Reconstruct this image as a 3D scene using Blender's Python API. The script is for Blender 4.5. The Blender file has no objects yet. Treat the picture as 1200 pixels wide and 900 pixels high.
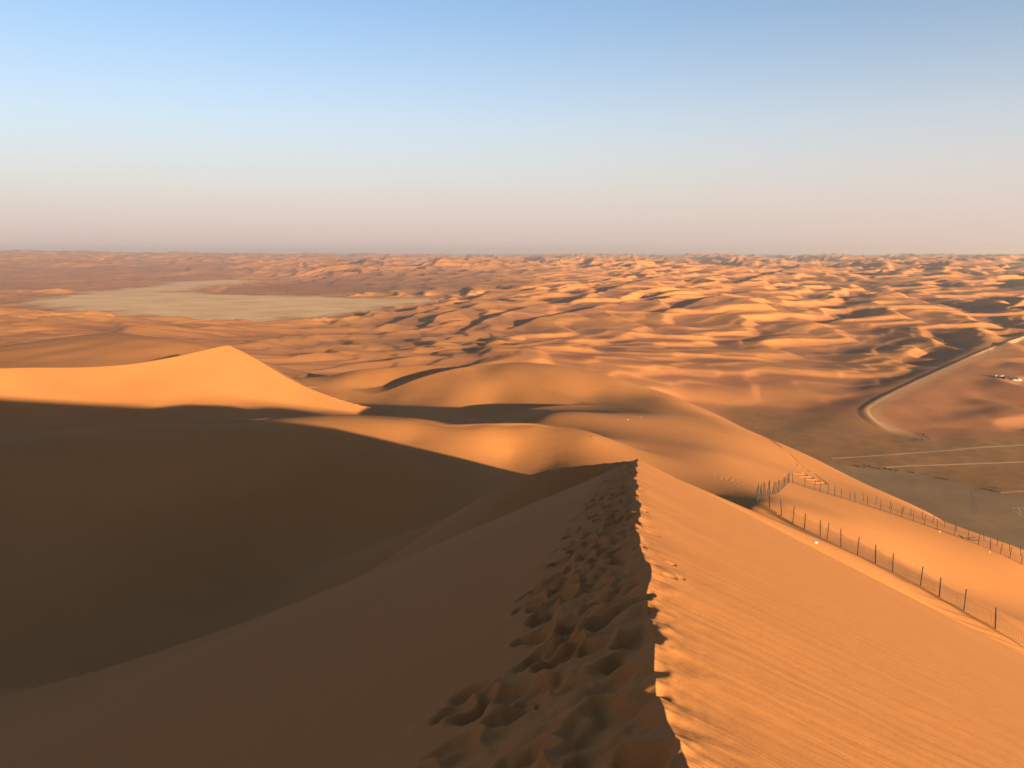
import bpy, math, random, os
import numpy as np

Q = float(os.environ.get('TQ', '1.0'))      # mesh density
rng = np.random.default_rng(7)
random.seed(7)
scene = bpy.context.scene
C = bpy.context.collection

# ------------------------------------------------------------------ camera
PITCH = math.radians(9.585)
FPX, W0, H0 = 906.0, 1200.0, 900.0
CP, SP = math.cos(PITCH), math.sin(PITCH)
PLAIN = -130.0                               # the plain lies 130 m below the eye
SUN_AZ, SUN_EL = math.radians(145.5), math.radians(8.3)


def ray(u, v):
    """x/y and z/y of the sight line through a point of the photograph"""
    a = (v - 450.0) / FPX
    yc = CP - a * SP
    return ((u - 600.0) / FPX) / yc, -(SP + a * CP) / yc


def P(u, v, y):
    rx, rz = ray(u, v)
    return (rx * y, y, rz * y)


def on_plain(u, v, z=PLAIN):
    rx, rz = ray(u, v)
    y = z / rz
    return (rx * y, y)


# ------------------------------------------------------------------ noise
def _hash(ix, iy, seed):
    h = (ix.astype(np.uint32) * np.uint32(374761393) + iy.astype(np.uint32) * np.uint32(668265263)
         + np.uint32((seed * 974634777 + 12345) & 0xffffffff))
    h = (h ^ (h >> np.uint32(13))) * np.uint32(1274126177)
    h = (h ^ (h >> np.uint32(16))) * np.uint32(2246822519)
    return h ^ (h >> np.uint32(15))


_ang = np.arange(256) / 256.0 * 2 * np.pi
_gc, _gs = np.cos(_ang).astype(np.float32), np.sin(_ang).astype(np.float32)


def perlin(x, y, seed=0):
    fx0 = np.floor(x); fy0 = np.floor(y)
    fx = (x - fx0).astype(np.float32); fy = (y - fy0).astype(np.float32)
    ix = fx0.astype(np.int64); iy = fy0.astype(np.int64)
    u = fx * fx * fx * (fx * (fx * 6 - 15) + 10)
    v = fy * fy * fy * (fy * (fy * 6 - 15) + 10)
    out = []
    for dy in (0, 1):
        for dx in (0, 1):
            k = _hash(ix + dx, iy + dy, seed) & np.uint32(255)
            out.append(_gc[k] * (fx - dx) + _gs[k] * (fy - dy))
    a = out[0] + u * (out[1] - out[0])
    b = out[2] + u * (out[3] - out[2])
    return 1.5 * (a + v * (b - a))


def fbm(x, y, o=3, seed=0):
    r = 0; amp = 1
    for k in range(o):
        r = r + amp * perlin(x * 2 ** k, y * 2 ** k, seed + k * 17)
        amp *= .5
    return r


def sstep(a, b, x):
    t = np.clip((x - a) / (b - a), 0, 1)
    return t * t * (3 - 2 * t)


def smax(a, b, k):
    q = np.clip(k - np.abs(a - b), 0, None) / k
    return np.maximum(a, b) + .25 * k * q * q


# ------------------------------------------------------------------ dune simulation (slabs blown by the wind)
def gblur(a, s0, s1):
    k0 = np.fft.fftfreq(a.shape[0])[:, None]; k1 = np.fft.fftfreq(a.shape[1])[None, :]
    return np.real(np.fft.ifft2(np.fft.fft2(a) * np.exp(-2 * np.pi ** 2 * ((s0 * k0) ** 2 + (s1 * k1) ** 2))))


def blown_dunes(N, depth, steps, seed, L=5, frac=.08):
    r = np.random.default_rng(seed)
    h = r.poisson(depth, (N, N)).astype(np.int32)
    tan_s = .8
    I = (np.arange(2 * N)[:, None] * tan_s).astype(np.float32)
    k = int(N * N * frac)
    for it in range(steps):
        hh = np.concatenate([h, h], 0) + I
        m = np.maximum.accumulate(hh, 0)
        sh = (m[N - 1:2 * N - 1] > hh[N:])
        u = np.unique(r.integers(0, N * N, k)); i = u // N; j = u % N
        ok = (h[i, j] > 0) & ~sh[i, j]; i = i[ok]; j = j[ok]
        h[i, j] -= 1
        while len(i):
            i = (i + L) % N
            j = (j + (r.random(len(j)) < .12) * r.integers(-1, 2, len(j))) % N
            p = np.where(sh[i, j], 1.0, np.where(h[i, j] > 0, .6, .4))
            d = r.random(len(i)) < p
            np.add.at(h, (i[d], j[d]), 1)
            i = i[~d]; j = j[~d]
        for _ in range(2):
            for ax in (0, 1):
                for sg in (1, -1):
                    mv = (((h - np.roll(h, -sg, ax)) > 2) & (h > 0)).astype(np.int32)
                    h -= mv; h += np.roll(mv, sg, ax)
    g = h / 3.0
    return g - g.mean()


def bicubic(T, fi, fj):
    N = T.shape[0]
    i0 = np.floor(fi).astype(np.int64); j0 = np.floor(fj).astype(np.int64)
    t = (fi - i0).astype(np.float32); s = (fj - j0).astype(np.float32)

    def w(t):
        return (-.5 * t + t * t - .5 * t ** 3, 1 - 2.5 * t * t + 1.5 * t ** 3,
                .5 * t + 2 * t * t - 1.5 * t ** 3, -.5 * t * t + .5 * t ** 3)
    wi, wj = w(t), w(s)
    out = 0
    for a in range(4):
        row = 0
        ia = (i0 + a - 1) % N
        for b in range(4):
            row = row + wj[b] * T[ia, (j0 + b - 1) % N]
        out = out + wi[a] * row
    return out


# ------------------------------------------------------------------ large shape of the land: control points seen in the photograph, each at its distance
ctl = []


def cp(u, v, y):
    ctl.append(P(u, v, y))


def cz(u, y, z):
    rx, _ = ray(u, 400)
    ctl.append((rx * y, y, z))


# under the crest dune
for (x, y, z) in [(0, 1, -12), (-4, -14, -10), (4, -14, -10), (3, 15, -17), (5, 30, -21), (5, 45, -24), (-12, 14, -22), (12, 14, -22),
                  (-22, 30, -31), (18, 30, -26), (20, 45, -28), (-9, 9, -18), (9, 9, -18), (0, 5, -14), (13, 76, -25), (20, 68, -26), (8, 72, -24.5), (16, 60, -25)]:
    ctl.append((x, y, z))
# shaded basin
for q in [(0, 600, 78), (0, 700, 64), (0, 790, 55), (150, 600, 82), (150, 700, 68), (300, 560, 92), (300, 630, 82), (450, 550, 88),
          (450, 610, 80), (560, 560, 86), (-150, 600, 76), (-150, 720, 60)]:
    cp(*q)
# smooth crest beyond it
for q in [(690, 512, 100), (660, 505, 103), (620, 497, 107), (570, 497, 108), (522, 499, 108), (480, 491, 112), (400, 487, 117),
          (330, 490, 115), (200, 497, 108), (100, 503, 103), (0, 508, 100), (-120, 514, 96), (600, 524, 100), (600, 537, 97), (640, 546, 93), (560, 530, 97), (480, 516, 100), (540, 512, 102)]:
    cp(*q)
# lee of that crest
for (u, y, z) in [(620, 128, -32), (520, 130, -33.5), (400, 138, -35), (300, 138, -35), (200, 132, -34.5), (60, 126, -33), (-100, 122, -31)]:
    cz(u, y, z)
# rolling dunes in the middle
for q in [(840, 531, 119), (800, 500, 165), (760, 500, 150), (745, 525, 110), (720, 480, 215), (650, 463, 250), (640, 447, 268), (700, 447, 272), (640, 487, 152), (580, 474, 245),
          (560, 452, 268), (700, 461, 255), (500, 475, 240), (450, 475, 244), (400, 477, 238), (450, 457, 280), (420, 442, 300), (350, 480, 208), (200, 485, 190), (100, 483, 184), (0, 480, 176), (-150, 486, 160)]:
    cp(*q)
# skyline of the big dune
for q in [(1300, 690, 118), (1200, 645, 130), (1140, 630, 140), (1100, 605, 150), (1030, 575, 165), (960, 540, 190), (900, 515, 215), (850, 492, 240),
          (800, 470, 275), (760, 458, 300), (700, 441, 330), (620, 432, 340), (480, 428, 330), (370, 443, 320)]:
    cp(*q)
# enclosure on the right flank
for q in [(1100, 680, 80), (1000, 612, 90), (1150, 720, 70), (1195, 735, 66), (925, 565, 113), (1030, 597, 113), (1195, 660, 100),
          (940, 588, 94), (885, 590, 73), (963, 639, 65), (1065, 694, 55), (1167, 748, 49), (900, 541, 140), (960, 560, 140), (870, 562, 99), (832, 569, 84), (850, 577, 80.5), (866, 583, 77.5), (878, 588, 75), (1300, 790, 50), (1300, 725, 90)]:
    cp(*q)
# fall to the plain
for (u, y, z) in [(1300, 175, -88), (1300, 280, -128), (1200, 185, -85), (1200, 300, -129), (1100, 205, -82), (1100, 320, -129), (1000, 245, -82), (1000, 390, -129),
                  (900, 290, -82), (900, 460, -129), (800, 350, -82), (800, 540, -126), (700, 420, -82), (700, 600, -112), (600, 430, -80), (600, 640, -102),
                  (450, 430, -76), (450, 640, -99), (300, 445, -66), (300, 650, -96), (150, 540, -68), (150, 650, -82), (0, 530, -62), (0, 620, -70),
                  (-200, 520, -62), (-200, 650, -80), (1450, 200, -110), (1450, 300, -130), (1450, 600, -130), (1200, 560, -130), (1000, 573, -130), (1100, 640, -130), (1200, 750, -126), (960, 640, -129)]:
    cz(u, y, z)
for q in [(150, 393, 430), (60, 398, 420), (0, 409, 400), (240, 404.5, 350), (-120, 418, 400)]:
    cp(*q)
# dune field, massif and far hills
for q in [(0, 365, 1500), (0, 385, 900), (150, 385, 850), (150, 374, 1300), (300, 400, 900), (450, 400, 950), (450, 376, 1400), (600, 400, 900), (600, 420, 700), (700, 420, 750),
          (500, 362, 1650), (620, 332, 2600), (700, 352, 1700), (700, 327, 2800), (800, 352, 1600), (800, 400, 1020), (900, 440, 760), (900, 402, 1050), (900, 352, 1700), (900, 320, 3100),
          (1000, 402, 1050), (1000, 352, 1800), (1000, 332, 2500), (1000, 314, 3800), (1200, 352, 1700), (1200, 402, 1000), (1200, 322, 3000), (1200, 309, 5000), (1100, 420, 900),
          (0, 330, 3700), (0, 316, 5000), (0, 301, 8000), (150, 312, 5500), (300, 313, 5500), (300, 303, 9000), (100, 299, 9000), (0, 297, 9500), (-200, 300, 9000), (-200, 330, 3600), (-200, 360, 1800),
          (400, 328, 3500), (450, 310, 4500), (300, 330, 3900), (550, 311, 4500), (700, 308, 6000), (350, 345, 2650), (1450, 352, 1700), (1450, 310, 5000)]:
    cp(*q)
for u in (-300, 0, 300, 600, 900, 1200, 1500):
    cz(u, 12000, -60 if u > 350 else -35); cz(u, 24000, -75); cz(u, 45000, -95)
for u in (100, 200, 300, 400):
    for y in (1700, 2300):
        cz(u, y, PLAIN)
ctl = np.array(ctl)


def tps(ctl):
    a = np.arctan2(ctl[:, 0], ctl[:, 1]); l = np.log(np.hypot(ctl[:, 0], ctl[:, 1]))
    # height is stored as an angle below the eye so near and far fit alike
    r = np.exp(l); f = ctl[:, 2] / (r + 4)
    X = np.stack([a * 1.6, l], 1); n = len(X)
    d = np.hypot(X[:, None, 0] - X[None, :, 0], X[:, None, 1] - X[None, :, 1])
    K = d * d * np.log(d + 1e-9) + np.eye(n) * 2e-4
    M = np.zeros((n + 3, n + 3)); M[:n, :n] = K
    M[:n, n] = 1; M[:n, n + 1:] = X; M[n, :n] = 1; M[n + 1:, :n] = X.T
    w = np.linalg.solve(M, np.concatenate([f, np.zeros(3)]))

    def ev(A, Lr):
        px, py = A * 1.6, Lr
        o = w[n] + w[n + 1] * px + w[n + 2] * py
        for k in range(n):
            d2 = (px - X[k, 0]) ** 2 + (py - X[k, 1]) ** 2
            o = o + w[k] * .5 * d2 * np.log(d2 + 1e-12)
        return o * (np.exp(Lr) + 4)
    return ev


macro = tps(ctl)

# ------------------------------------------------------------------ polar sheet: fine where it is near, wide where it is far, all the way round
fine = np.arange(-41, 41.001, .07 / Q)
coarse = np.arange(42.5, 317.6, 2.5)
AZ = np.radians(np.concatenate([fine, coarse]))
AZw = np.where(AZ > math.pi, AZ - 2 * math.pi, AZ)
segs = [(.5, 2.0, .03), (2.0, 55, .0065), (55, 300, .0026), (300, 900, .0035), (900, 4500, .0030), (4500, 16000, .006), (16000, 31000, .015)]
LR = []
for a, b, s in segs:
    n = int(math.log(b / a) / (s / Q)) + 1
    LR += list(np.log(a) + np.arange(n) / n * math.log(b / a))
LR = np.array(LR + [math.log(31000)])
NR, NA = len(LR), len(AZ)
print('grid', NR, NA, NR * NA)


def interp_matrix(src, dst):
    """Catmull-Rom weights from a regular axis to any axis"""
    n = len(src); st = src[1] - src[0]
    f = np.clip((dst - src[0]) / st, 0, n - 1.0001); i = np.floor(f).astype(int); t = f - i
    M = np.zeros((len(dst), n))
    ws = (-.5 * t + t * t - .5 * t ** 3, 1 - 2.5 * t * t + 1.5 * t ** 3, .5 * t + 2 * t * t - 1.5 * t ** 3, -.5 * t * t + .5 * t ** 3)
    for k in range(4):
        np.add.at(M, (np.arange(len(dst)), np.clip(i + k - 1, 0, n - 1)), ws[k])
    return M


ca = np.radians(np.arange(-180, 180.1, .75)); cl = np.arange(math.log(.4), math.log(48000), .025)
Am, Lm = np.meshgrid(ca, cl)
lim = math.radians(62)
Z = macro(np.clip(Am, -lim, lim), Lm)
back = np.interp(Lm, np.log([.5, 5, 20, 60, 200, 500, 2000, 50000]), [-12, -12, -14, -24, -70, -120, -110, -90])
wb = sstep(math.radians(50), math.radians(85), np.abs(Am))
Z = Z * (1 - wb) + back * wb
R1 = interp_matrix(cl, LR); R2 = interp_matrix(ca, AZw)
H = (R1 @ Z @ R2.T).astype(np.float32)
RR = np.exp(LR)[:, None]
X = (RR * np.sin(AZ)[None, :]).astype(np.float32); Y = (RR * np.cos(AZ)[None, :]).astype(np.float32)
RR = np.broadcast_to(RR, X.shape).astype(np.float32)


# ------------------------------------------------------------------ sharp crests
def catmull(pts, n):
    p = np.array(pts, float); p = np.vstack([2 * p[0] - p[1], p, 2 * p[-1] - p[-2]])
    out = []
    for i in range(1, len(p) - 2):
        for k in range(n):
            t = k / n
            out.append(.5 * (2 * p[i] + (p[i + 1] - p[i - 1]) * t + (2 * p[i - 1] - 5 * p[i] + 4 * p[i + 1] - p[i + 2]) * t * t
                             + (-p[i - 1] + 3 * p[i] - 3 * p[i + 1] + p[i + 2]) * t ** 3))
    out.append(p[-2])
    return np.array(out)


def nearest(px, py, poly):
    """distance, side (+ right of travel), height and arc length of the nearest point of a polyline"""
    best = np.full(px.shape, 1e12, np.float32); side = np.zeros_like(best); zz = np.zeros_like(best); arc = np.zeros_like(best)
    s0 = 0.0
    for a, b in zip(poly[:-1], poly[1:]):
        dx, dy = b[0] - a[0], b[1] - a[1]; L2 = dx * dx + dy * dy
        if L2 < 1e-9:
            continue
        t = np.clip(((px - a[0]) * dx + (py - a[1]) * dy) / L2, 0, 1)
        ex = px - a[0] - t * dx; ey = py - a[1] - t * dy
        d2 = ex * ex + ey * ey
        m = d2 < best
        best = np.where(m, d2, best)
        side = np.where(m, np.sign(ex * dy - ey * dx), side)
        zz = np.where(m, a[2] + t * (b[2] - a[2]), zz)
        arc = np.where(m, s0 + t * math.sqrt(L2), arc)
        s0 += math.sqrt(L2)
    return np.sqrt(best), side, zz, arc


# the crest under the camera
def crest_pt(y):
    return (.32 + .1445 * y + .00035 * y * y, y, -1.6 - .235 * y)


def wiggle(px, py):
    """the trodden crest wanders a little; the faces below it stay even"""
    s0 = px - (.32 + .1445 * py + .00035 * py * py)
    w_ = (.055 * np.sin(py * .9) + .03 * np.sin(py * 2.3 + 1) - .05 * np.exp(-((py - 10) / 3.5) ** 2)) * sstep(.2, 2.5, py) * sstep(50, 40, py)
    return px - w_ * np.exp(-np.abs(s0) / 1.1)


crest = [(-6, -42, 4.5), (-4.1, -30, 4.6), (-2.6, -20, 3.0)] + [crest_pt(y) for y in (-12, -7, -3, 0, 1.5, 3, 4.5, 6, 8, 10, 12.5, 15, 18, 22, 27, 33, 39, 45)]
crest += [(8.35, 49.6, -13.4), (9.1, 54, -14.74), (8.2, 55.4, -15.15), (5.9, 56.1, -15.6), (3.2, 56.6, -16.05), (.3, 58.2, -17.4), (-2.8, 62, -20.2), (-6, 68, -24)]
crest = catmull(crest, 9)
near = np.searchsorted(LR, math.log(150))
xs, ys = wiggle(X[:near], Y[:near]), Y[:near]
d, sd, zc, arc = nearest(xs, ys, crest)
sl = np.where(sd < 0, .481, .478)
ridge = zc - sl * d - np.where(sd < 0, .025 * d - .0011 * np.clip(d, 0, 60) ** 2, 0)
# right face: a little lip then the bank where the fence stands
hb = H[:near]
wl_ = sstep(0, -14, xs - (.32 + .16 * ys)) * sstep(75, 48, ys)
k = np.clip(d * (.06 + .46 * wl_), .05, 2.5 + 16 * wl_)
H[:near] = smax(ridge, hb, k).astype(np.float32)
on_face = (ridge > hb)

# the horned dune beyond the basin
crest_l = [P(-300, 446, 148), P(-150, 440, 164), P(0, 432, 184.8), P(80, 430, 198.5), P(150, 425, 212.4), P(200, 418, 223.5), P(240, 409, 233.4), P(265, 404, 240)]
i0, i1 = np.searchsorted(LR, math.log(80)), np.searchsorted(LR, math.log(480))
ja = np.where(np.abs(AZw) < math.radians(70))[0]
sub = np.ix_(np.arange(i0, i1), ja)
tx, ty = .53, .848
ext = crest_l + [(crest_l[-1][0] + tx * k, crest_l[-1][1] + ty * k, crest_l[-1][2]) for k in (8, 20, 40, 60)]
d1, s1, z1, _ = nearest(X[sub], Y[sub], catmull(ext, 4))
FS = .37
face = z1 - FS * d1 + .0006 * np.clip(d1, 0, 60) ** 2
arm = []
for (u, v) in [(272, 406), (300, 420), (335, 441), (370, 458), (410, 474), (450, 486)]:
    rx, rz = ray(u, v)                       # where the sight line meets the sunlit face
    px, py, pz = crest_l[-1]
    yy = (pz - FS * (-px * ty + py * tx)) / (rz + FS * (rx * ty - tx))
    arm.append((rx * yy, yy, rz * yy))
d2, s2_, z2, _ = nearest(X[sub], Y[sub], catmull(crest_l + arm, 4))
surf = np.where(s2_ > 0, face, z2 - .55 * d2)
surf = np.where((s1 < 0) & (s2_ > 0), z2 - .3 * d2, surf)
surf = np.where(d2 > 70, surf - (d2 - 70) * .6, surf)
H[sub] = smax(surf, H[sub], np.clip(d2 * .12, .05, 5)).astype(np.float32)

# round crest beyond the shaded basin
low = catmull([P(u, v, y) for (u, v, y) in [(-300, 522, 88), (-120, 514, 96), (0, 508, 100), (100, 503, 103), (200, 497, 108), (330, 490, 115), (400, 487, 117), (480, 491, 112), (522, 498, 108),
                                            (570, 496.5, 108), (620, 496, 107), (660, 503, 104), (695, 512, 100)]], 4)
d, sd, zc, arc = nearest(X[sub], Y[sub], low)
ta = sstep(0, 22, arc.max() - arc)
back = zc - .42 * (np.sqrt(d * d + 6) - 2.45) - .5 * d * (1 - ta)
front = zc - .10 * d - .012 * d * d - .5 * d * (1 - ta)
H[sub] = np.where(d < 70, smax(np.where(sd < 0, back, front), H[sub], np.clip(d * .1, .05, 2)), H[sub]).astype(np.float32)

# ------------------------------------------------------------------ wind blown dunes on the far land
print('dunes...')
T = blown_dunes(448, 16, 1500, 3)


def upsample(a, k):
    n, m = a.shape
    F = np.fft.fftshift(np.fft.fft2(a)); G = np.zeros((n * k, m * k), complex)
    o0, o1 = (n * k - n) // 2, (m * k - m) // 2
    G[o0:o0 + n, o1:o1 + m] = F
    return np.real(np.fft.ifft2(np.fft.ifftshift(G))) * k * k


def steepen(a, move, slip, n=24):
    """let the crests run ahead down the wind until they break, then lay the lee at the angle of repose"""
    a = a.astype(np.float32); I = np.arange(a.shape[0], dtype=np.float32)[:, None]; J = np.arange(a.shape[1])[None, :]; L = a.shape[0]
    for _ in range(n):
        f = I - (move / n) * (a + 1.0)
        i0 = np.floor(f); t = f - i0; i0 = i0.astype(np.int64)
        a = a[i0 % L, J] * (1 - t) + a[(i0 + 1) % L, J] * t
    b = np.concatenate([a, a], 0); r_ = slip * np.arange(2 * L, dtype=np.float32)[:, None]
    b = np.maximum.accumulate(b + r_, 0) - r_
    return b[L:]


U = 3
g0 = gblur(T, 1.1, 1.9); g0 = upsample(g0 / g0.std(), U)
TA = gblur(steepen(g0, 8.0, .17), .7, 1.0).astype(np.float32)
g1 = gblur(T.T[::-1].T, 1.2, 2.0); g1 = upsample(g1 / g1.std(), U)
TB = gblur(steepen(g1, 9.0, .24), .7, 1.0).astype(np.float32)
TA -= TA.mean(); TB -= TB.mean()
far = np.searchsorted(LR, math.log(330))
x, y, r, h = X[far:], Y[far:], RR[far:], H[far:]
wx = 60 * fbm(x / 420, y / 420, 2, 5); wy = 60 * fbm(x / 420, y / 420, 2, 9)


def layer(T, cell, deg, ox, oy, warp):
    a = math.radians(deg)                    # wind blows towards azimuth deg
    s, c = math.sin(a), math.cos(a)
    xx = x + wx * warp; yy = y + wy * warp
    return bicubic(T, U * ((xx * s + yy * c) / cell + ox), U * ((-xx * c + yy * s) / cell + oy))


def poly_sd(px, py, poly):
    """signed distance to a polygon, negative inside"""
    poly = np.asarray(poly, float); n = len(poly)
    d2 = np.full(px.shape, 1e18); ins = np.zeros(px.shape, bool)
    for i in range(n):
        a = poly[i]; b = poly[(i + 1) % n]
        dx, dy = b - a
        t = np.clip(((px - a[0]) * dx + (py - a[1]) * dy) / (dx * dx + dy * dy), 0, 1)
        d2 = np.minimum(d2, (px - a[0] - t * dx) ** 2 + (py - a[1] - t * dy) ** 2)
        c = ((a[1] > py) != (b[1] > py))
        ins ^= c & (px < dx * (py - a[1]) / (dy if abs(dy) > 1e-9 else 1e-9) + a[0])
    s = np.sqrt(d2)
    return np.where(ins, -s, s)


salt_poly = [on_plain(*q) for q in [(22, 354.5), (60, 348), (120, 341), (190, 334.5), (200, 330), (285, 327.5), (292, 330.5), (225, 337), (205, 342), (300, 346), (400, 349), (500, 350.5),
                                    (520, 352), (460, 360), (400, 368), (330, 376), (270, 377), (225, 378), (150, 369), (60, 361)]]
plain_poly = [on_plain(*q) for q in [(860, 480), (960, 484), (1015, 490), (1040, 503), (1100, 512), (1200, 508), (1400, 505), (1500, 640), (1300, 900), (900, 800), (840, 560)]]
gravel_poly = [on_plain(*q) for q in [(940, 545), (1000, 548), (1060, 553), (1110, 563), (1150, 576), (1200, 586), (1300, 600), (1300, 760), (1000, 760)]]
ns = fbm(x / 130, y / 130, 3, 21)
sd_salt = poly_sd(x, y, salt_poly) + 55 * ns + 25 * fbm(x / 35, y / 35, 2, 23)
sd_plain = poly_sd(x, y, plain_poly) + 14 * ns
m_salt = sstep(160, -20, sd_salt); m_plain = sstep(70, -10, sd_plain)
flat = np.maximum(m_salt, m_plain)
# how tall the dunes grow in each place
belt = sstep(380, 700, r)
mass = sstep(800, 1500, r)
ang = np.arctan2(x, y)
mod = .75 + .55 * fbm(x / 500, y / 500, 2, 31)
east = sstep(math.radians(-4), math.radians(5), ang)        # over the eastern massif the slip faces look the other way
big = layer(TB, 8.2, 286, 10, 40, .5) * (.52 + .08 * east) + layer(TB, 7.5, 112, 60, 20, .6) * .45 * east
mid = layer(TA, 3.7, 284, 90, 10, .8) * 1.1 * (1 - east) + layer(TA, 3.3, 128, 40, 70, .9) * 1.1 * east
sml = layer(TA, 1.35, 276, 200, 300, 1.2) * (1 - east) + layer(TA, 1.5, 146, 20, 200, 1.2) * east
vast = layer(TB, 26, 290, 60, 90, 2.0)
far1 = sstep(2500, 6000, r)
smooth_tongue = sstep(.0, 1.0, np.clip((m_plain * 0 + sstep(420, 0, sd_plain)), 0, 1))
amp_mid = (2.0 * belt + 1.9 * mass) * mod * (1 - .55 * smooth_tongue)
dun = mid * np.clip(amp_mid, 0, None) + sml * (.75 - .2 * east) * belt * np.clip(mod, .2, 2) + big * (4.6 * mass + 5 * far1) * np.clip(.5 + mod * .6, .2, 2) + vast * 20 * far1 + far1 * 26 * perlin(x / 3100, y / 2600, 91)
tongue = sstep(-26, -21, np.degrees(ang)) * sstep(3, -4, np.degrees(ang)) * sstep(2450, 2700, r) * sstep(4200, 3500, r)
lhill = sstep(-17, -21, np.degrees(ang)) * sstep(3100, 3500, r) * sstep(8500, 5500, r)
smooth = np.maximum(tongue, lhill)
ridges = 0; calm = 0
for pts, A, up in [([(488, 386), (515, 371), (545, 361), (590, 351)], 9.5, 46), ([(545, 389), (575, 376), (610, 366), (650, 355)], 11.0, 50), ([(596, 390), (640, 378), (690, 368), (745, 357)], 11.0, 55),
                   ([(440, 384), (462, 374), (492, 363), (520, 355)], 7.0, 40), ([(655, 362), (700, 349), (750, 336), (800, 325)], 13.0, 60), ([(770, 372), (830, 356), (890, 345), (960, 336)], 9.0, 60), ([(860, 338), (905, 328), (960, 319)], 12.0, 70)]:
    pl = catmull([(*on_plain(u, v, -112 + .25 * (390 - v)), 0) for u, v in pts], 6)
    box = (x > pl[:, 0].min() - 330) & (x < pl[:, 0].max() + 330) & (y > pl[:, 1].min() - 330) & (y < pl[:, 1].max() + 330)
    d, sd, _, arc = nearest(x[box] + wx[box] * .12, y[box], pl)
    tp = np.clip(np.sin(np.clip(arc / arc.max(), 0, 1) * math.pi), 0, 1) ** .55
    g_ = np.where(sd > 0, np.exp(-(d / up) ** 1.15), np.clip(1 - d * .56 / A, 0, 1)) * A * tp
    q_ = np.zeros_like(h); q_[box] = g_
    c_ = np.zeros_like(h); c_[box] = np.exp(-(d / 75) ** 2) * tp
    ridges = np.maximum(ridges, q_); calm = np.maximum(calm, c_)
dun = dun * (1 - .75 * calm) + ridges
fade = (1 - flat) * (1 - .5 * smooth)
h = h + dun * fade
h = h * (1 - m_salt) + (PLAIN + .3 * ns) * m_salt
hp = PLAIN + .6 * fbm(x / 60, y / 60, 2, 41)
wp = m_plain * sstep(330, 430, r)
h = h * (1 - wp) + hp * wp
# graded bank with a track on it
bank = []
for (u, v, z) in [(1230, 385, -108), (1170, 405, -113), (1120, 427, -117.5), (1070, 450, -121), (1025, 473, -124), (1019, 485, -126), (1040, 500, -128.3), (1082, 515, -129.8)]:
    q = on_plain(u, v, z); bank.append((q[0], q[1], z))
bank = catmull(bank, 6)
nb = (r < 1500) & (x > 60)
d, sd, zc, arc = nearest(x[nb], y[nb], bank)
hb = h[nb]
ends = sstep(0, 120, arc) * sstep(0, 60, arc.max() - arc)
bw = 0; zs = 0; es = 0
for i in range(0, len(bank), 2):
    wi = 1 / (((x[nb] - bank[i][0]) ** 2 + (y[nb] - bank[i][1]) ** 2) + 900.0) ** 1.5
    bw = bw + wi; zs = zs + wi * bank[i][2]; es = es + wi * min(1, i / 10, (len(bank) - 1 - i) / 10)
zs /= bw; es /= bw
wr = sstep(230, 15, d) * es
zs = zc + (zs - zc) * sstep(4, 40, d)
wl = sstep(60, 4, d) * ends
bumps = (.9 * fbm(x[nb] / 45, y[nb] / 45, 2, 77) + (mid[nb] * 1.9 + big[nb] * 1.0) * sstep(25, 90, d) * sstep(0, .5, 1 - m_plain[nb])) * sstep(8, 40, d)
surf_r = zs - .03 * np.clip(d - 5, 0, None) + bumps
surf_l = zc - .16 * np.clip(d - 3, 0, 5) + bumps
trail = np.zeros_like(h); trail[nb] = np.exp(-((np.where(sd > 0, d * 1.8, d) - 1.5) / (7 + 2.5 * perlin(arc / 22, d / 9, 83))) ** 2) * sstep(0, 40, arc.max() - arc + 15)
plate = np.zeros_like(h); plate[nb] = np.where(sd > 0, 0, wr)
h[nb] = np.where(sd > 0, hb * (1 - wl) + surf_l * wl, hb * (1 - wr) + surf_r * wr)
H[far:] = h

# gentle waves on the middle dunes
i0, i1 = np.searchsorted(LR, math.log(75)), np.searchsorted(LR, math.log(430))
xm, ym, rm = X[i0:i1], Y[i0:i1], RR[i0:i1]
env = sstep(110, 200, rm) * sstep(430, 330, rm)
H[i0:i1] += env * (.8 * perlin(xm / 38 + .3 * perlin(xm / 60, ym / 60, 3), ym / 75, 51) + .35 * perlin(xm / 14, ym / 40, 53))

for pts, A, up, lee in [([(433, 455, 268), (500, 448, 285), (587, 441, 305), (650, 438, 318)], 2.0, 30, .30),
                        ([(345, 447, 308), (420, 440, 312), (480, 436, 318), (545, 436, 322)], 2.0, 26, .30),
                        ([(545, 486, 200), (605, 481, 209), (660, 478, 219), (715, 476, 228)], 1.6, 22, .26)]:
    cr = catmull([P(*q) for q in pts], 6)
    d, sd, _, arc = nearest(xm, ym, cr)
    tp = np.clip(np.sin(np.clip(arc / arc.max(), 0, 1) * math.pi), 0, 1) ** .7
    w_ = 2.2 * A / lee
    add = np.where(sd > 0, np.exp(-d / up), np.where(d < w_, 1 - d / w_ * 2.0, -1.0) * np.where(d < w_, 1, np.exp(-(d - w_) / 25)))
    H[i0:i1] += (A * tp * add * (d < 160)).astype(np.float32)

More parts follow.
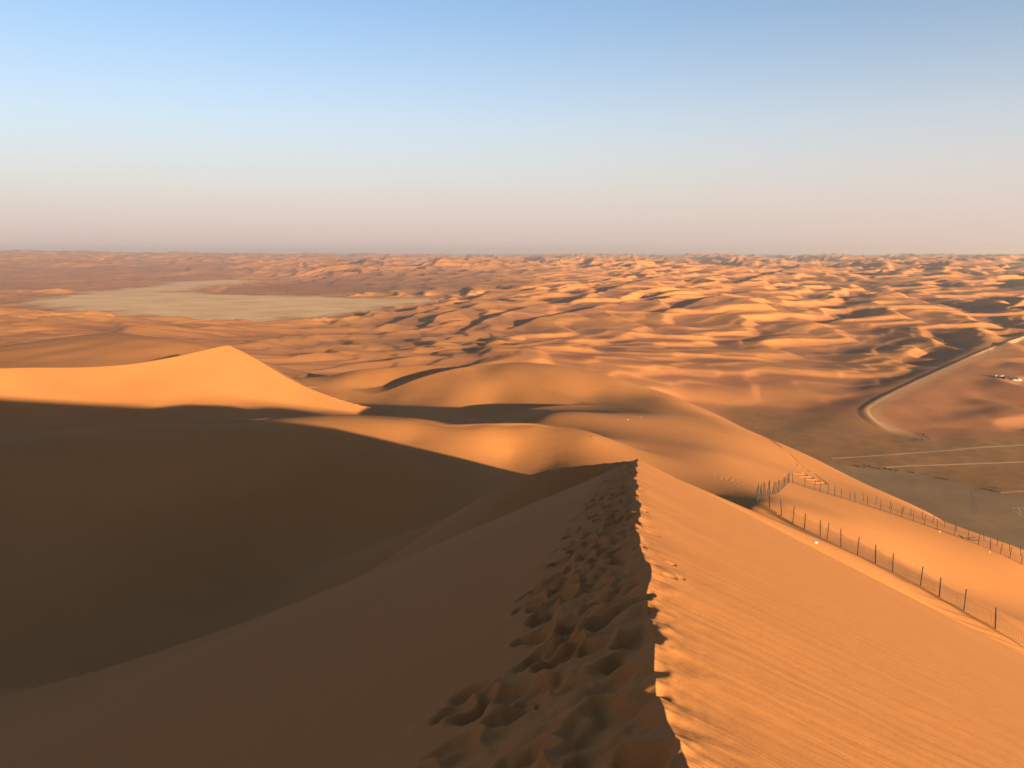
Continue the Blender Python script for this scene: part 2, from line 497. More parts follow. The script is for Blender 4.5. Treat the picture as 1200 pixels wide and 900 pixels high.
# ------------------------------------------------------------------ footprints and tracks pressed into the sand
nn = np.searchsorted(LR, math.log(62))
d, sd, zc, arc = nearest(wiggle(X[:nn], Y[:nn]), Y[:nn], crest)
s = d * sd                                   # + right of the crest
trod = np.exp(-((s + .66) / .66) ** 2) * (s < .9) * (Y[:nn] > .2)
soft = np.zeros(s.shape, np.float32)
soft += trod * (-.075 * np.abs(perlin(X[:nn] / .46 + 3, Y[:nn] / .5, 68)) + .05 * perlin(X[:nn] / .42, Y[:nn] / .46, 61) + .022 * perlin(X[:nn] / .17, Y[:nn] / .19, 62) + .010 * perlin(X[:nn] / .07, Y[:nn] / .08, 63))
edge = np.exp(-(s / .16) ** 2) * (Y[:nn] > .2)
soft -= edge * .38 * (.06 * np.clip(perlin(arc / .42, arc * 0 + .5, 64), 0, None) + .035 * np.clip(perlin(arc / .16, arc * 0 + .3, 65) + .1, 0, None)) * np.clip(.6 + arc * .02, 0, 1.6)
band = np.where((s > -3.2) & (s < 1.6) & (Y[:nn] > .3))
bx, by = X[:nn][band], Y[:nn][band]
pit = np.zeros(bx.shape, np.float32)
wpx = .075 * perlin(bx / .24, by / .24, 66); wpy = .075 * perlin(bx / .24, by / .24, 67)
cx = crest[:, 0]; cy = crest[:, 1]
prints = []
yy = 1.2
while yy < 49.5:
    c0 = np.interp(yy, cy[:-70], cx[:-70])
    prints.append((c0 - abs(random.gauss(.0, .10)) - random.choice([.22, .34, .5, .7, .9, 1.1, 1.3]) * random.uniform(.8, 1.2), yy))
    if random.random() < .25:
        prints.append((c0 - random.uniform(.10, .3), yy + random.uniform(-.1, .1)))
    yy += random.uniform(.06, .14)
for q in [(.30, 8.6), (.42, 8.9), (.36, 9.9), (.22, 12.6), (.16, 15.5)]:
    prints.append((np.interp(q[1], cy[:-70], cx[:-70]) + q[0], q[1]))
for (fx, fy) in prints:
    a = random.gauss(.15, .5); L = random.uniform(.14, .23); Wd = random.uniform(.09, .14); dp = random.uniform(.04, .11)
    if fx > np.interp(fy, cy[:-70], cx[:-70]) + .05:
        L *= .40; Wd *= .45; dp *= .45
    m = np.where((np.abs(bx - fx) < .8) & (np.abs(by - fy) < .8))[0]
    ex, ey = bx[m] - fx + wpx[m], by[m] - fy + wpy[m]
    ex = np.where(ex < 0, ex * .75, ex)
    p = (ex * math.sin(a) + ey * math.cos(a)) / L; q = (ex * math.cos(a) - ey * math.sin(a)) / Wd
    rr = np.sqrt(p * p + q * q)
    cd = np.interp(fy, cy[:-70], cx[:-70]) - fx
    pit[m] += -dp * np.exp(-rr ** 4 * .9) + (.34 if cd > .45 else .08) * dp * np.exp(-((rr - 1.45) / .38) ** 2) * (1 + .5 * p)
pit = np.where(pit < 0, -.19 * np.tanh(-pit / .19), pit)
soft[band] += pit
H[:nn] += soft

# cluster of prints at the foot of the face, wheel ruts on the flank
stamp = []
for k in range(60):
    q = P(random.gauss(860, 9), random.gauss(583, 2.6), random.gauss(93, 2.0))
    stamp.append((q[0], q[1], random.uniform(.14, .30), random.uniform(.03, .07)))
for (fx, fy, rad, dp) in stamp:
    a0 = np.searchsorted(LR, math.log(math.hypot(fx, fy) - 1)); a1 = np.searchsorted(LR, math.log(math.hypot(fx, fy) + 1))
    jj = np.where(np.abs(AZw - math.atan2(fx, fy)) < .015)[0]
    s2 = np.ix_(np.arange(a0, a1), jj)
    q = np.hypot(X[s2] - fx, Y[s2] - fy) / rad
    H[s2] += (-dp * np.exp(-q ** 2) + .5 * dp * np.exp(-((q - 1.5) / .4) ** 2)).astype(np.float32)


def rut(pix, yd, width=.35, depth=.16):
    pl = catmull([P(u, v, yy) for (u, v), yy in zip(pix, yd)], 6)
    rmin, rmax = np.hypot(pl[:, 0], pl[:, 1]).min() - 3, np.hypot(pl[:, 0], pl[:, 1]).max() + 3
    a0, a1 = np.searchsorted(LR, math.log(rmin)), np.searchsorted(LR, math.log(rmax))
    az = np.arctan2(pl[:, 0], pl[:, 1])
    jj = np.where((AZw > az.min() - .03) & (AZw < az.max() + .03))[0]
    s2 = np.ix_(np.arange(a0, a1), jj)
    d, _, _, _ = nearest(X[s2], Y[s2], pl)
    q = d / width
    H[s2] += (-depth * .36 * np.exp(-q ** 4) + .12 * depth * np.exp(-((q - 1.6) / .45) ** 2)).astype(np.float32)


rut([(880, 508), (888, 510), (893, 515), (899, 521), (906, 532)], [212, 208, 202, 192, 178], .5, .3)
rut([(887, 509), (893, 511), (898, 518), (903, 526), (912, 536)], [210, 206, 198, 188, 172], .45, .26)
rut([(906, 532), (915, 539), (925, 546), (935, 554)], [178, 170, 160, 150], .3, .12)
rut([(912, 536), (922, 541), (931, 548), (944, 558)], [172, 166, 156, 146], .3, .12)
for k in range(4):
    o = k * 7.5
    rut([(930 + o, 551 + k), (938 + o, 556 + k), (944 + o, 561 + k), (939 + o, 564 + k), (932 + o, 566 + k)], [150 - k * 2, 144 - k * 2, 138 - k * 2, 134 - k * 2, 131 - k * 2], .4, .22)
rut([(1186, 636), (1190, 640), (1188, 642), (1193, 646)], [131, 126, 124, 120], .3, .16)
rut([(1191, 637), (1195, 641), (1193, 643), (1198, 648)], [131, 126, 124, 120], .3, .16)


# ------------------------------------------------------------------ height of the finished land at any place
def ground(px, py):
    l = math.log(math.hypot(px, py)); a = math.atan2(px, py)
    i = int(np.clip(np.searchsorted(LR, l) - 1, 0, NR - 2)); t = (l - LR[i]) / (LR[i + 1] - LR[i])
    j = int(np.clip(np.searchsorted(AZ[:len(fine)], a) - 1, 0, len(fine) - 2)); s = (a - AZ[j]) / (AZ[j + 1] - AZ[j])
    return float((H[i, j] * (1 - s) + H[i, j + 1] * s) * (1 - t) + (H[i + 1, j] * (1 - s) + H[i + 1, j + 1] * s) * t)


# ------------------------------------------------------------------ which ground is what
cls = np.zeros((NR, NA), np.int8)            # 0 crest dune, 1 dune field, 2 gravel plain, 3 salt flat
cls[RR > 470] = 1
azf = np.broadcast_to(AZw[None, :], cls.shape)
rout = np.interp(AZw, np.radians([-180, -60, -20, 0, 10, 18, 25, 32, 45, 180]), [420, 420, 470, 470, 420, 370, 330, 290, 260, 260])
cls[RR > rout[None, :]] = 1
c2 = cls[far:]
c2[(sd_plain < 0) & (c2 == 1)] = 2
c2[sd_salt < 0] = 3
cls[far:] = c2
# real differences of ground colour: red iron-rich sand in the hollows, grey gravel, pale salt
red = np.zeros((NR, NA), np.float32); grey = np.zeros_like(red); pale = np.zeros_like(red); brown = np.zeros_like(red)
rf = sstep(.6, -.9, (mid * .6 + big * .6 * mass + .6 * fbm(x / 300, y / 300, 3, 71))) * sstep(450, 900, r)
rf = np.clip(rf * .9 + .5 * smooth + .45 * plate + sstep(.0, 1, smooth_tongue) * .5 + .35 * sstep(2200, 3000, r) * sstep(-.0, -.25, ang) , 0, 1)
red[far:] = rf
brown[far:] = sstep(25, -25, sd_plain)
grey[far:] = sstep(5, -5, poly_sd(x, y, gravel_poly) + 6 * ns)
pale[far:] = np.maximum(sstep(60, -70, sd_salt), .34 * trail)

# ------------------------------------------------------------------ meshes
def sheet_object(name, code, mat):
    jn = np.concatenate([np.arange(1, NA), [0]])
    fc = cls[:-1, :]
    I, J = np.where(fc == code)
    quads = np.stack([I * NA + J, I * NA + jn[J], (I + 1) * NA + jn[J], (I + 1) * NA + J], 1)
    used, inv = np.unique(quads, return_inverse=True)
    inv = inv.reshape(quads.shape)[:, ::-1]
    co = np.stack([X.ravel()[used], Y.ravel()[used], H.ravel()[used]], 1).astype(np.float32)
    me = bpy.data.meshes.new(name)
    me.vertices.add(len(co)); me.vertices.foreach_set('co', co.ravel())
    extra = []
    if code == 0:                            # close the small hole under the camera
        pass
    me.loops.add(inv.size); me.loops.foreach_set('vertex_index', inv.ravel().astype(np.int32))
    me.polygons.add(len(inv))
    me.polygons.foreach_set('loop_start', (np.arange(len(inv)) * 4).astype(np.int32))
    me.polygons.foreach_set('use_smooth', np.ones(len(inv), bool))
    for nm, arr in (('red', red), ('grey', grey), ('pale', pale), ('brown', brown)):
        at = me.attributes.new(nm, 'FLOAT', 'POINT'); at.data.foreach_set('value', arr.ravel()[used])
    me.update(calc_edges=True)
    me.materials.append(mat)
    o = bpy.data.objects.new(name, me); C.objects.link(o)
    o['kind'] = 'structure'
    return o


# ------------------------------------------------------------------ materials
def mat_new(name):
    m = bpy.data.materials.new(name); m.use_nodes = True
    nt = m.node_tree
    b = nt.nodes['Principled BSDF']
    return m, nt, b


def N(nt, t, **kw):
    n = nt.nodes.new(t)
    for k, v in kw.items():
        if k in n.inputs.keys():
            n.inputs[k].default_value = v
        else:
            setattr(n, k, v)
    return n


def mixc(nt, fac, a, b):
    n = nt.nodes.new('ShaderNodeMix'); n.data_type = 'RGBA'
    for sock, val in ((n.inputs[0], fac), (n.inputs[6], a), (n.inputs[7], b)):
        if hasattr(val, 'links'):
            nt.links.new(val, sock)
        else:
            sock.default_value = val if not isinstance(val, tuple) else (*val, 1)
    return n.outputs[2]


HAZE = 7.5e-5
SAND = (.39, .144, .040)


def sand_material():
    m, nt, b = mat_new('sand')
    L = nt.links.new
    geo = N(nt, 'ShaderNodeNewGeometry'); pos = geo.outputs['Position']
    ar = N(nt, 'ShaderNodeAttribute', attribute_name='red'); ag = N(nt, 'ShaderNodeAttribute', attribute_name='grey'); ap = N(nt, 'ShaderNodeAttribute', attribute_name='pale'); ab = N(nt, 'ShaderNodeAttribute', attribute_name='brown')
    # fine grain and broad tone
    n1 = N(nt, 'ShaderNodeTexNoise', Scale=.05, Detail=6.0); L(pos, n1.inputs['Vector'])
    n2 = N(nt, 'ShaderNodeTexNoise', Scale=60.0, Detail=3.0); L(pos, n2.inputs['Vector'])
    # streaks running down the face
    mp = N(nt, 'ShaderNodeMapping'); mp.vector_type = 'POINT'
    mp.inputs['Rotation'].default_value = (0, 0, math.radians(-17)); mp.inputs['Scale'].default_value = (.14, 3.2, .14)
    nw = N(nt, 'ShaderNodeTexNoise', Scale=.35, Detail=3.0); L(pos, nw.inputs['Vector'])
    va = N(nt, 'ShaderNodeVectorMath', operation='SCALE'); L(nw.outputs['Color'], va.inputs[0]); va.inputs['Scale'].default_value = 1.1
    vb = N(nt, 'ShaderNodeVectorMath', operation='ADD'); L(pos, vb.inputs[0]); L(va.outputs[0], vb.inputs[1])
    L(vb.outputs[0], mp.inputs['Vector'])
    n3 = N(nt, 'ShaderNodeTexNoise', Scale=1.0, Detail=5.0, Roughness=.6); L(mp.outputs[0], n3.inputs['Vector'])
    r1 = N(nt, 'ShaderNodeMapRange'); r1.inputs[1].default_value = .3; r1.inputs[2].default_value = .7; L(n1.outputs['Fac'], r1.inputs[0])
    c = mixc(nt, r1.outputs[0], (SAND[0] * .93, SAND[1] * .92, SAND[2] * .92), (SAND[0] * 1.06, SAND[1] * 1.07, SAND[2] * 1.07))
    c = mixc(nt, ar.outputs['Fac'], c, (.24, .088, .034))
    # gravel: olive brown and grey patches
    n4 = N(nt, 'ShaderNodeTexNoise', Scale=.012, Detail=5.0); L(pos, n4.inputs['Vector'])
    r4 = N(nt, 'ShaderNodeMapRange'); r4.inputs[1].default_value = .42; r4.inputs[2].default_value = .58; L(n4.outputs['Fac'], r4.inputs[0])
    n6 = N(nt, 'ShaderNodeTexNoise', Scale=.11, Detail=8.0, Roughness=.65); L(pos, n6.inputs['Vector'])
    r6 = N(nt, 'ShaderNodeMapRange'); r6.inputs[1].default_value = .36; r6.inputs[2].default_value = .66; L(n6.outputs['Fac'], r6.inputs[0])
    g = mixc(nt, r4.outputs[0], (.26, .112, .036), (.225, .097, .031))
    g = mixc(nt, r6.outputs[0], g, (.17, .080, .029))
    c = mixc(nt, ab.outputs['Fac'], c, g)
    gg = mixc(nt, r6.outputs[0], (.200, .112, .052), (.170, .093, .043))
    c = mixc(nt, ag.outputs['Fac'], c, gg)
    n5 = N(nt, 'ShaderNodeTexNoise', Scale=.009, Detail=9.0, Roughness=.68); L(pos, n5.inputs['Vector'])
    r5 = N(nt, 'ShaderNodeMapRange'); r5.inputs[1].default_value = .35; r5.inputs[2].default_value = .7; L(n5.outputs['Fac'], r5.inputs[0])
    s = mixc(nt, r5.outputs[0], (.46, .25, .105), (.62, .375, .185))
    c = mixc(nt, ap.outputs['Fac'], c, s)
    gr = N(nt, 'ShaderNodeMapRange'); gr.inputs[1].default_value = .25; gr.inputs[2].default_value = .75; gr.inputs[3].default_value = .9; gr.inputs[4].default_value = 1.1
    L(n2.outputs['Fac'], gr.inputs[0])
    mm = nt.nodes.new('ShaderNodeMix'); mm.data_type = 'RGBA'; mm.blend_type = 'MULTIPLY'; mm.inputs[0].default_value = 1
    L(c, mm.inputs[6]); L(gr.outputs[0], mm.inputs[7])
    L(mm.outputs[2], b.inputs['Base Color'])
    b.inputs['Roughness'].default_value = .95; b.inputs['Specular IOR Level'].default_value = .1
    ad = N(nt, 'ShaderNodeMath', operation='MULTIPLY_ADD'); L(n3.outputs['Fac'], ad.inputs[0]); ad.inputs[1].default_value = 1.5
    g2 = N(nt, 'ShaderNodeMath', operation='MULTIPLY'); L(n2.outputs['Fac'], g2.inputs[0]); g2.inputs[1].default_value = .0; n7 = N(nt, 'ShaderNodeTexNoise', Scale=1.1, Detail=7.0, Roughness=.6); L(pos, n7.inputs['Vector'])
    g7 = N(nt, 'ShaderNodeMath', operation='MULTIPLY_ADD'); L(n7.outputs['Fac'], g7.inputs[0]); g7.inputs[1].default_value = 1.3; L(g2.outputs[0], g7.inputs[2]); L(g7.outputs[0], ad.inputs[2])
    bu = N(nt, 'ShaderNodeBump', Strength=.40, Distance=.03); L(ad.outputs[0], bu.inputs['Height']); L(bu.outputs[0], b.inputs['Normal'])
    return m


def plain_material(name, col, rough=.7, metallic=0.0, var=.15, scale=8.0):
    m, nt, b = mat_new(name)
    n = N(nt, 'ShaderNodeTexNoise', Scale=scale, Detail=4.0)
    tc = N(nt, 'ShaderNodeTexCoord'); nt.links.new(tc.outputs['Object'], n.inputs['Vector'])
    o = mixc(nt, n.outputs['Fac'], tuple(c * (1 - var) for c in col), tuple(min(1, c * (1 + var)) for c in col))
    nt.links.new(o, b.inputs['Base Color'])
    b.inputs['Roughness'].default_value = rough; b.inputs['Metallic'].default_value = metallic
    return m


M_sand = sand_material()
sheet_object('crest_dune', 0, M_sand)
sheet_object('dune_field', 1, M_sand)
sheet_object('gravel_plain', 2, M_sand)
sheet_object('salt_flat', 3, M_sand)


# ------------------------------------------------------------------ tracks lying on the plain
def ribbon(name, plan, width, mat, lift=.05):
    pl = catmull([(p[0], p[1], 0) for p in plan], 10)
    vs, fs = [], []
    for i, p in enumerate(pl):
        a = pl[max(0, i - 1)]; b = pl[min(len(pl) - 1, i + 1)]
        t = (b - a)[:2]; t = t / (np.hypot(*t) + 1e-9); n = np.array([t[1], -t[0]])
        wv = width * (1 + .25 * math.sin(i * .9) * math.sin(i * .37 + 1))
        for k in (-.5, 0, .5):
            qx, qy = p[0] + n[0] * wv * k, p[1] + n[1] * wv * k
            vs.append((qx, qy, ground(qx, qy) + lift))
    for i in range(len(pl) - 1):
        for k in (0, 1):
            j = i * 3 + k
            fs.append((j, j + 1, j + 4, j + 3))
    me = bpy.data.meshes.new(name); me.from_pydata(vs, [], fs); me.materials.append(mat)
    if sum(p.normal.z for p in me.polygons) < 0:
        me.flip_normals()
    for p in me.polygons:
        p.use_smooth = True
    o = bpy.data.objects.new(name, me); C.objects.link(o); o['kind'] = 'structure'
    return o


M_track = plain_material('packed pale sand', (.31, .172, .07), .95, var=.12, scale=.2)
M_dark_track = plain_material('churned dark gravel', (.135, .078, .04), .95, var=.15, scale=.5)
ribbon('track', [on_plain(u, v) for u, v in [(975, 537), (1040, 533), (1110, 528), (1200, 522), (1320, 513)]], 2.4, M_track)
ribbon('track', [on_plain(u, v) for u, v in [(1030, 548), (1090, 545), (1150, 543), (1210, 541), (1320, 538)]], 2.2, M_track)
ribbon('track', [on_plain(u, v) for u, v in [(1172, 578.5), (1190, 577), (1210, 575), (1300, 568)]], 1.6, M_track)
for pts in ([(1138, 575), (1140, 581), (1143, 584), (1140, 588)], [(1139, 590), (1145, 594), (1145, 599), (1139, 602)], [(1137, 592), (1141, 596), (1140, 600), (1135, 602)]):
    ribbon('tyre_track', [on_plain(*q) for q in pts], .55, M_dark_track, .04)
for pts in ([(1186, 597), (1190, 595), (1194, 597), (1196, 601)], [(1192, 596), (1197, 595), (1201, 598), (1202, 603)], [(1187, 600), (1192, 601), (1197, 605)]):
    ribbon('tyre_track', [on_plain(*q) for q in pts], .6, M_track, .04)

# ------------------------------------------------------------------ things
def thing(name, label, cat, loc, rz=0, group=None):
    o = bpy.data.objects.new(name, None); C.objects.link(o)
    o.location = loc; o.rotation_euler = (0, 0, rz)
    o['label'] = label; o['category'] = cat
    if group:
        o['group'] = group
    o.empty_display_size = .2
    return o


def mesh_obj(name, vs, fs, mat, parent=None, loc=(0, 0, 0), smooth=False):
    me = bpy.data.meshes.new(name); me.from_pydata([tuple(map(float, v)) for v in vs], [], fs); me.materials.append(mat)
    if smooth:
        for p in me.polygons:
            p.use_smooth = True
    o = bpy.data.objects.new(name, me); C.objects.link(o)
    if parent is not None:
        o.parent = parent
    o.location = loc
    return o


def tube(p0, p1, r0, r1, n=7, vs=None, fs=None):
    vs = [] if vs is None else vs; fs = [] if fs is None else fs
    p0 = np.array(p0, float); p1 = np.array(p1, float); t = p1 - p0; t /= np.linalg.norm(t) + 1e-9
    a = np.cross(t, (0, 0, 1) if abs(t[2]) < .9 else (1, 0, 0)); a /= np.linalg.norm(a); b = np.cross(t, a)
    k = len(vs)
    for p, rr in ((p0, r0), (p1, r1)):
        for i in range(n):
            an = 2 * math.pi * i / n
            vs.append(tuple(p + rr * (math.cos(an) * a + math.sin(an) * b)))
    for i in range(n):
        j = (i + 1) % n
        fs.append((k + i, k + j, k + n + j, k + n + i))
    fs.append(tuple(k + n + i for i in range(n))); fs.append(tuple(k + n - 1 - i for i in range(n)))
    return vs, fs


M_post = plain_material('weathered post', (.014, .010, .007), .85, var=.3)
M_wire = plain_material('rusted wire', (.03, .018, .010), .85, var=.2)
M_white = plain_material('white plastic', (.78, .76, .72), .5, var=.05)

post_mesh = bpy.data.meshes.new('post')
_v, _f = [], []
for z_, r_ in ((-.35, .047), (.6, .044), (1.5, .040), (1.53, .020)):
    _v += [(r_ * math.cos(k * math.pi / 4), r_ * math.sin(k * math.pi / 4), z_) for k in range(8)]
for q in range(3):
    _f += [(q * 8 + k, q * 8 + (k + 1) % 8, q * 8 + 8 + (k + 1) % 8, q * 8 + 8 + k) for k in range(8)]
_f += [tuple(range(7, -1, -1)), tuple(range(24, 32))]
post_mesh.from_pydata(_v, [], _f); post_mesh.materials.append(M_post)


def fence(plan_px, us, label, group, net=True, hs=(1.0, 1.1), lean=.05):
    """plan_px: (u, v, y) along the foot of the fence; posts stand where the photograph shows them"""
    cu = [q[0] for q in plan_px]
    pp = np.array([P(*q)[:2] for q in plan_px])
    pos = []
    for u in us:
        px, py = np.interp(u, cu, pp[:, 0]), np.interp(u, cu, pp[:, 1])
        pos.append((px, py, ground(px, py)))
    base = pos[len(pos) // 2]
    t = thing('fence', label, 'fence', base, 0, group)
    for (px, py, pz) in pos:
        o = bpy.data.objects.new('post', post_mesh); C.objects.link(o); o.parent = t
        o.location = (px - base[0], py - base[1], pz - base[2])
        o.rotation_euler = (random.gauss(0, lean), random.gauss(.03, lean), random.uniform(0, 3))
        k = random.uniform(*hs); o.scale = (1, 1, k)
    if net:
        vs, fs = [], []
        dense = []
        for a, b in zip(pos[:-1], pos[1:]):
            n = max(2, int(math.hypot(a[0] - b[0], a[1] - b[1]) / .16))
            for i in range(n):
                qx, qy = a[0] + (b[0] - a[0]) * i / n, a[1] + (b[1] - a[1]) * i / n
                dense.append((qx - base[0], qy - base[1], ground(qx, qy) - base[2], i / n))
        for i, (qx, qy, qz, f) in enumerate(dense):
            top = 1.18 - .16 * math.sin(f * math.pi) + .03 * math.sin(i * .7)
            tube((qx, qy, qz + .02), (qx + .03 * math.sin(i), qy, qz + top), .0085, .0085, 3, vs, fs)
            if i + 1 < len(dense):
                n2 = dense[i + 1]
                t2 = 1.18 - .16 * math.sin(n2[3] * math.pi) + .03 * math.sin((i + 1) * .7)
                for kk in range(8):
                    g = kk / 7
                    tube((qx, qy, qz + .03 + (top - .03) * g), (n2[0], n2[1], n2[2] + .03 + (t2 - .03) * g), .0085, .0085, 3, vs, fs)
        mesh_obj('wire_netting', vs, fs, M_wire, t)
    return t


G = 'post and wire fences of the enclosure on the dune flank'
near_line = [(885, 588, 74), (911, 602, 71), (929, 614, 69), (963, 636, 66), (1004, 663, 61.5), (1065, 690, 57), (1100, 713, 54), (1167, 747, 50), (1240, 785, 46)]
fence(near_line, [887, 902, 916, 929, 943, 961, 969, 985.5, 1004, 1026, 1046, 1078, 1099.5, 1129.5, 1165.5, 1205], 'long nearer fence of dark posts and netting along the edge of the smooth slope', G)
far_line = [(925, 565, 113), (960, 577, 113), (1000, 589, 113.5), (1043, 607, 112), (1100, 626, 108), (1150, 645, 104), (1195, 664, 100), (1250, 690, 96)]
fence(far_line, [929, 943, 954, 961, 970, 978, 986, 996, 1002, 1017, 1031, 1043, 1057, 1070, 1083, 1098, 1118, 1134, 1146, 1160, 1172, 1183, 1197, 1215], 'farther fence of thin dark posts running down to the right past a fallen post', G)
back_line = [(1000, 584, 119), (1043, 600, 118), (1100, 618, 114), (1150, 637, 110), (1195, 653, 107), (1250, 680, 102)]
fence(back_line, [1012, 1026, 1042, 1058, 1068, 1081, 1093, 1107, 1121, 1153, 1168, 1183, 1196, 1214], 'hindmost row of sparse leaning posts just behind the farther fence', G, net=False, hs=(.85, 1.0), lean=.1)
end_line = [(886, 587, 74.3), (893, 586, 78), (901, 584, 84), (909, 579, 92), (917, 572, 102), (925, 565, 112.5)]
fence(end_line, [886.5, 888.5, 890.5, 892.5, 894.5, 896.6, 898.7, 900.8, 903, 904.6, 906.2, 907.8, 909.2, 910.8, 912.3, 913.8, 915.2, 916.7, 918.2, 919.6, 921, 922.5, 924, 925.2], 'short end fence of many close set posts joining the two long fences', G, net=False, hs=(.85, 1.12), lean=.06)


def stand(u, v, guess):
    """the place on the finished ground under a point of the photograph"""
    rx, rz = ray(u, v)
    yy = guess * .8
    last = None
    while yy < guess * 1.35:
        if rz * yy < ground(rx * yy, yy):
            break
        yy += guess * .002
    return rx * yy, yy, ground(rx * yy, yy)


def crumpled(size, seed):
    import bmesh
    bm = bmesh.new(); bmesh.ops.create_icosphere(bm, subdivisions=3, radius=1)
    r_ = random.Random(seed); ph = [r_.uniform(0, 6) for _ in range(6)]
    for v in bm.verts:
        c = v.co
        k = 1 + .22 * math.sin(5 * c.x + ph[0]) * math.sin(4 * c.y + ph[1]) + .16 * math.sin(9 * c.z + ph[2] + 3 * c.x) + .1 * math.sin(13 * c.y + ph[3])
        v.co = (c.x * k * size * 1.3, c.y * k * size * .9, max(-.05, c.z * k * .65 + .45) * size)
    me = bpy.data.meshes.new('plastic_bag'); bm.to_mesh(me); bm.free(); me.materials.append(M_white)
    return me


for i, (u, v, g, sz, lab) in enumerate([(956, 636.5, 66, .30, 'largest white plastic bag caught at the foot of a tilted post'), (911, 603, 71, .16, 'small white scrap of plastic at the upper end of the nearer fence'),
                                        (1101, 623.5, 108, .24, 'white scrap of plastic in the middle of the farther fence'), (1159.5, 647, 103, .22, 'white scrap of plastic on the lit crest by the farther fence, past the fallen post'),
                                        (523, 491.5, 118, .22, 'lone pale scrap on the smooth sand beyond the dark basin'), (736, 492, 175, .38, 'pale scrap beside the shaded hollow on the rolling dune, lower of two'),
                                        (751, 488.5, 185, .34, 'pale scrap beside the shaded hollow on the rolling dune, upper of two')]):
    p = stand(u, v, g)
    o = bpy.data.objects.new('plastic_bag', crumpled(sz * (.28 if i < 4 else .2), i)); C.objects.link(o); o.location = p; o.rotation_euler = (0, 0, i * 1.3)
    o['label'] = lab; o['category'] = 'litter'; o['group'] = 'white litter on the sand'
    for pl in o.data.polygons:
        pl.use_smooth = True

for (u, v, g, ln, rz, lab) in [(1133, 632, 104, 2.6, .15, 'dark fallen post lying on the sand across the farther fence'), (1142, 634.5, 106, 1.3, -.1, 'short dark piece of wood lying past the fallen post')]:
    p = stand(u, v, g)
    vs, fs = tube((-ln / 2, 0, .13), (ln / 2, 0, .2), .10, .075, 8)
    o = mesh_obj('fallen_post', vs, fs, M_post, None, p); o.rotation_euler = (0, 0, rz)
    o['label'] = lab; o['category'] = 'post'

# ------------------------------------------------------------------ the camp far off on the sand
M_tent = plain_material('black goat hair cloth', (.018, .014, .012), .95, var=.2)
M_canvas = plain_material('white canvas', (.27, .25, .21), .85, var=.06)
M_glass = plain_material('dark glass', (.02, .022, .025), .15, var=.05)
M_paint = plain_material('white car paint', (.42, .42, .40), .35, var=.03)
M_tyre = plain_material('tyre rubber', (.015, .015, .015), .9, var=.1)


def tent(mat, L, Wd, Ht, label, loc, rz, group):
    t = thing('tent', label, 'tent', loc, rz, group)
    prof = [(-Wd / 2 - .6, 0), (-Wd / 2, Ht * .55), (-Wd * .18, Ht * .86), (0, Ht), (Wd * .18, Ht * .86), (Wd / 2, Ht * .55), (Wd / 2 + .6, 0)]
    n = 9; vs, fs = [], []
    for i in range(n):
        xx = -L / 2 + L * i / (n - 1)
        sag = 1 - .13 * abs(math.sin(i / (n - 1) * math.pi * 3 + math.pi / 2)) ** 2 if i not in (0, n - 1) else .84
        for (yy, zz) in prof:
            vs.append((xx, yy, zz * sag))
    for i in range(n - 1):
        for j in range(6):
            a = i * 7 + j
            fs.append((a, a + 7, a + 8, a + 1))
    fs.append(tuple(range(6, -1, -1))); fs.append(tuple((n - 1) * 7 + j for j in range(7)))
    mesh_obj('canopy', vs, fs, mat, t)
    for xx in (-L / 2 + .1, 0, L / 2 - .1):
        v2, f2 = tube((xx, 0, 0), (xx, 0, Ht + .25), .05, .04, 6)
        mesh_obj('pole', v2, f2, M_post, t)
    return t


def car(label, loc, rz):
    t = thing('parked_car', label, 'car', loc, rz, 'white cars parked at the camp')
    half = .88
    prof = [(-2.35, .45), (-2.4, .95), (-2.3, 1.1), (-1.35, 1.16), (-.75, 1.78), (1.75, 1.82), (2.3, 1.15), (2.38, .9), (2.35, .42), (1.9, .36), (-1.9, .36)]
    vs = [(x_, half * (1 if z_ < 1.2 else .82), z_) for x_, z_ in prof] + [(x_, -half * (1 if z_ < 1.2 else .82), z_) for x_, z_ in prof]
    n = len(prof); fs = [tuple(range(n)), tuple(range(2 * n - 1, n - 1, -1))] + [(i, i + n, (i + 1) % n + n, (i + 1) % n) for i in range(n)]
    mesh_obj('body', vs, fs, M_paint, t)
    for sgn in (1, -1):
        pr = [(-1.12, 1.2), (-.62, 1.68), (1.6, 1.72), (1.95, 1.22)]
        yy = [half * (.985 if z_ < 1.3 else .85) for _, z_ in pr]
        vs = [(x_, sgn * (q + .02), z_) for (x_, z_), q in zip(pr, yy)] + [(x_, sgn * (q - .03), z_) for (x_, z_), q in zip(pr, yy)]
        mesh_obj('side_window', vs, [(0, 1, 2, 3), (7, 6, 5, 4), (0, 4, 5, 1), (1, 5, 6, 2), (2, 6, 7, 3), (3, 7, 4, 0)], M_glass, t)
        for wx_ in (-1.45, 1.45):
            vs, fs = tube((wx_, sgn * .72, .37), (wx_, sgn * .92, .37), .37, .36, 14)
            mesh_obj('wheel', vs, fs, M_tyre, t)
    return t


for (u, v, L, Wd, Ht, mat, rz, lab) in [(1186.5, 444.8, 9, 4.5, 2.6, M_tent, .25, 'largest black tent in the middle of the far camp'), (1179, 443.6, 7, 4, 2.4, M_tent, .15, 'low black tent left of the largest one in the far camp'),
                                        (1193.5, 446.0, 3.8, 3, 2.0, M_canvas, .3, 'white canvas tent at the right end of the far camp'), (1167.5, 441.8, 3.2, 2.6, 1.8, M_canvas, .1, 'white canvas tent at the left end of the far camp')]:
    tent(mat, L, Wd, Ht, lab, stand(u, v, 700), rz, 'tents of the far camp')
car('white car parked between the left white tent and the black tents', stand(1173, 442.4, 700), .2)
car('white car parked in front of the largest black tent', stand(1190, 446.8, 700), 2.7)

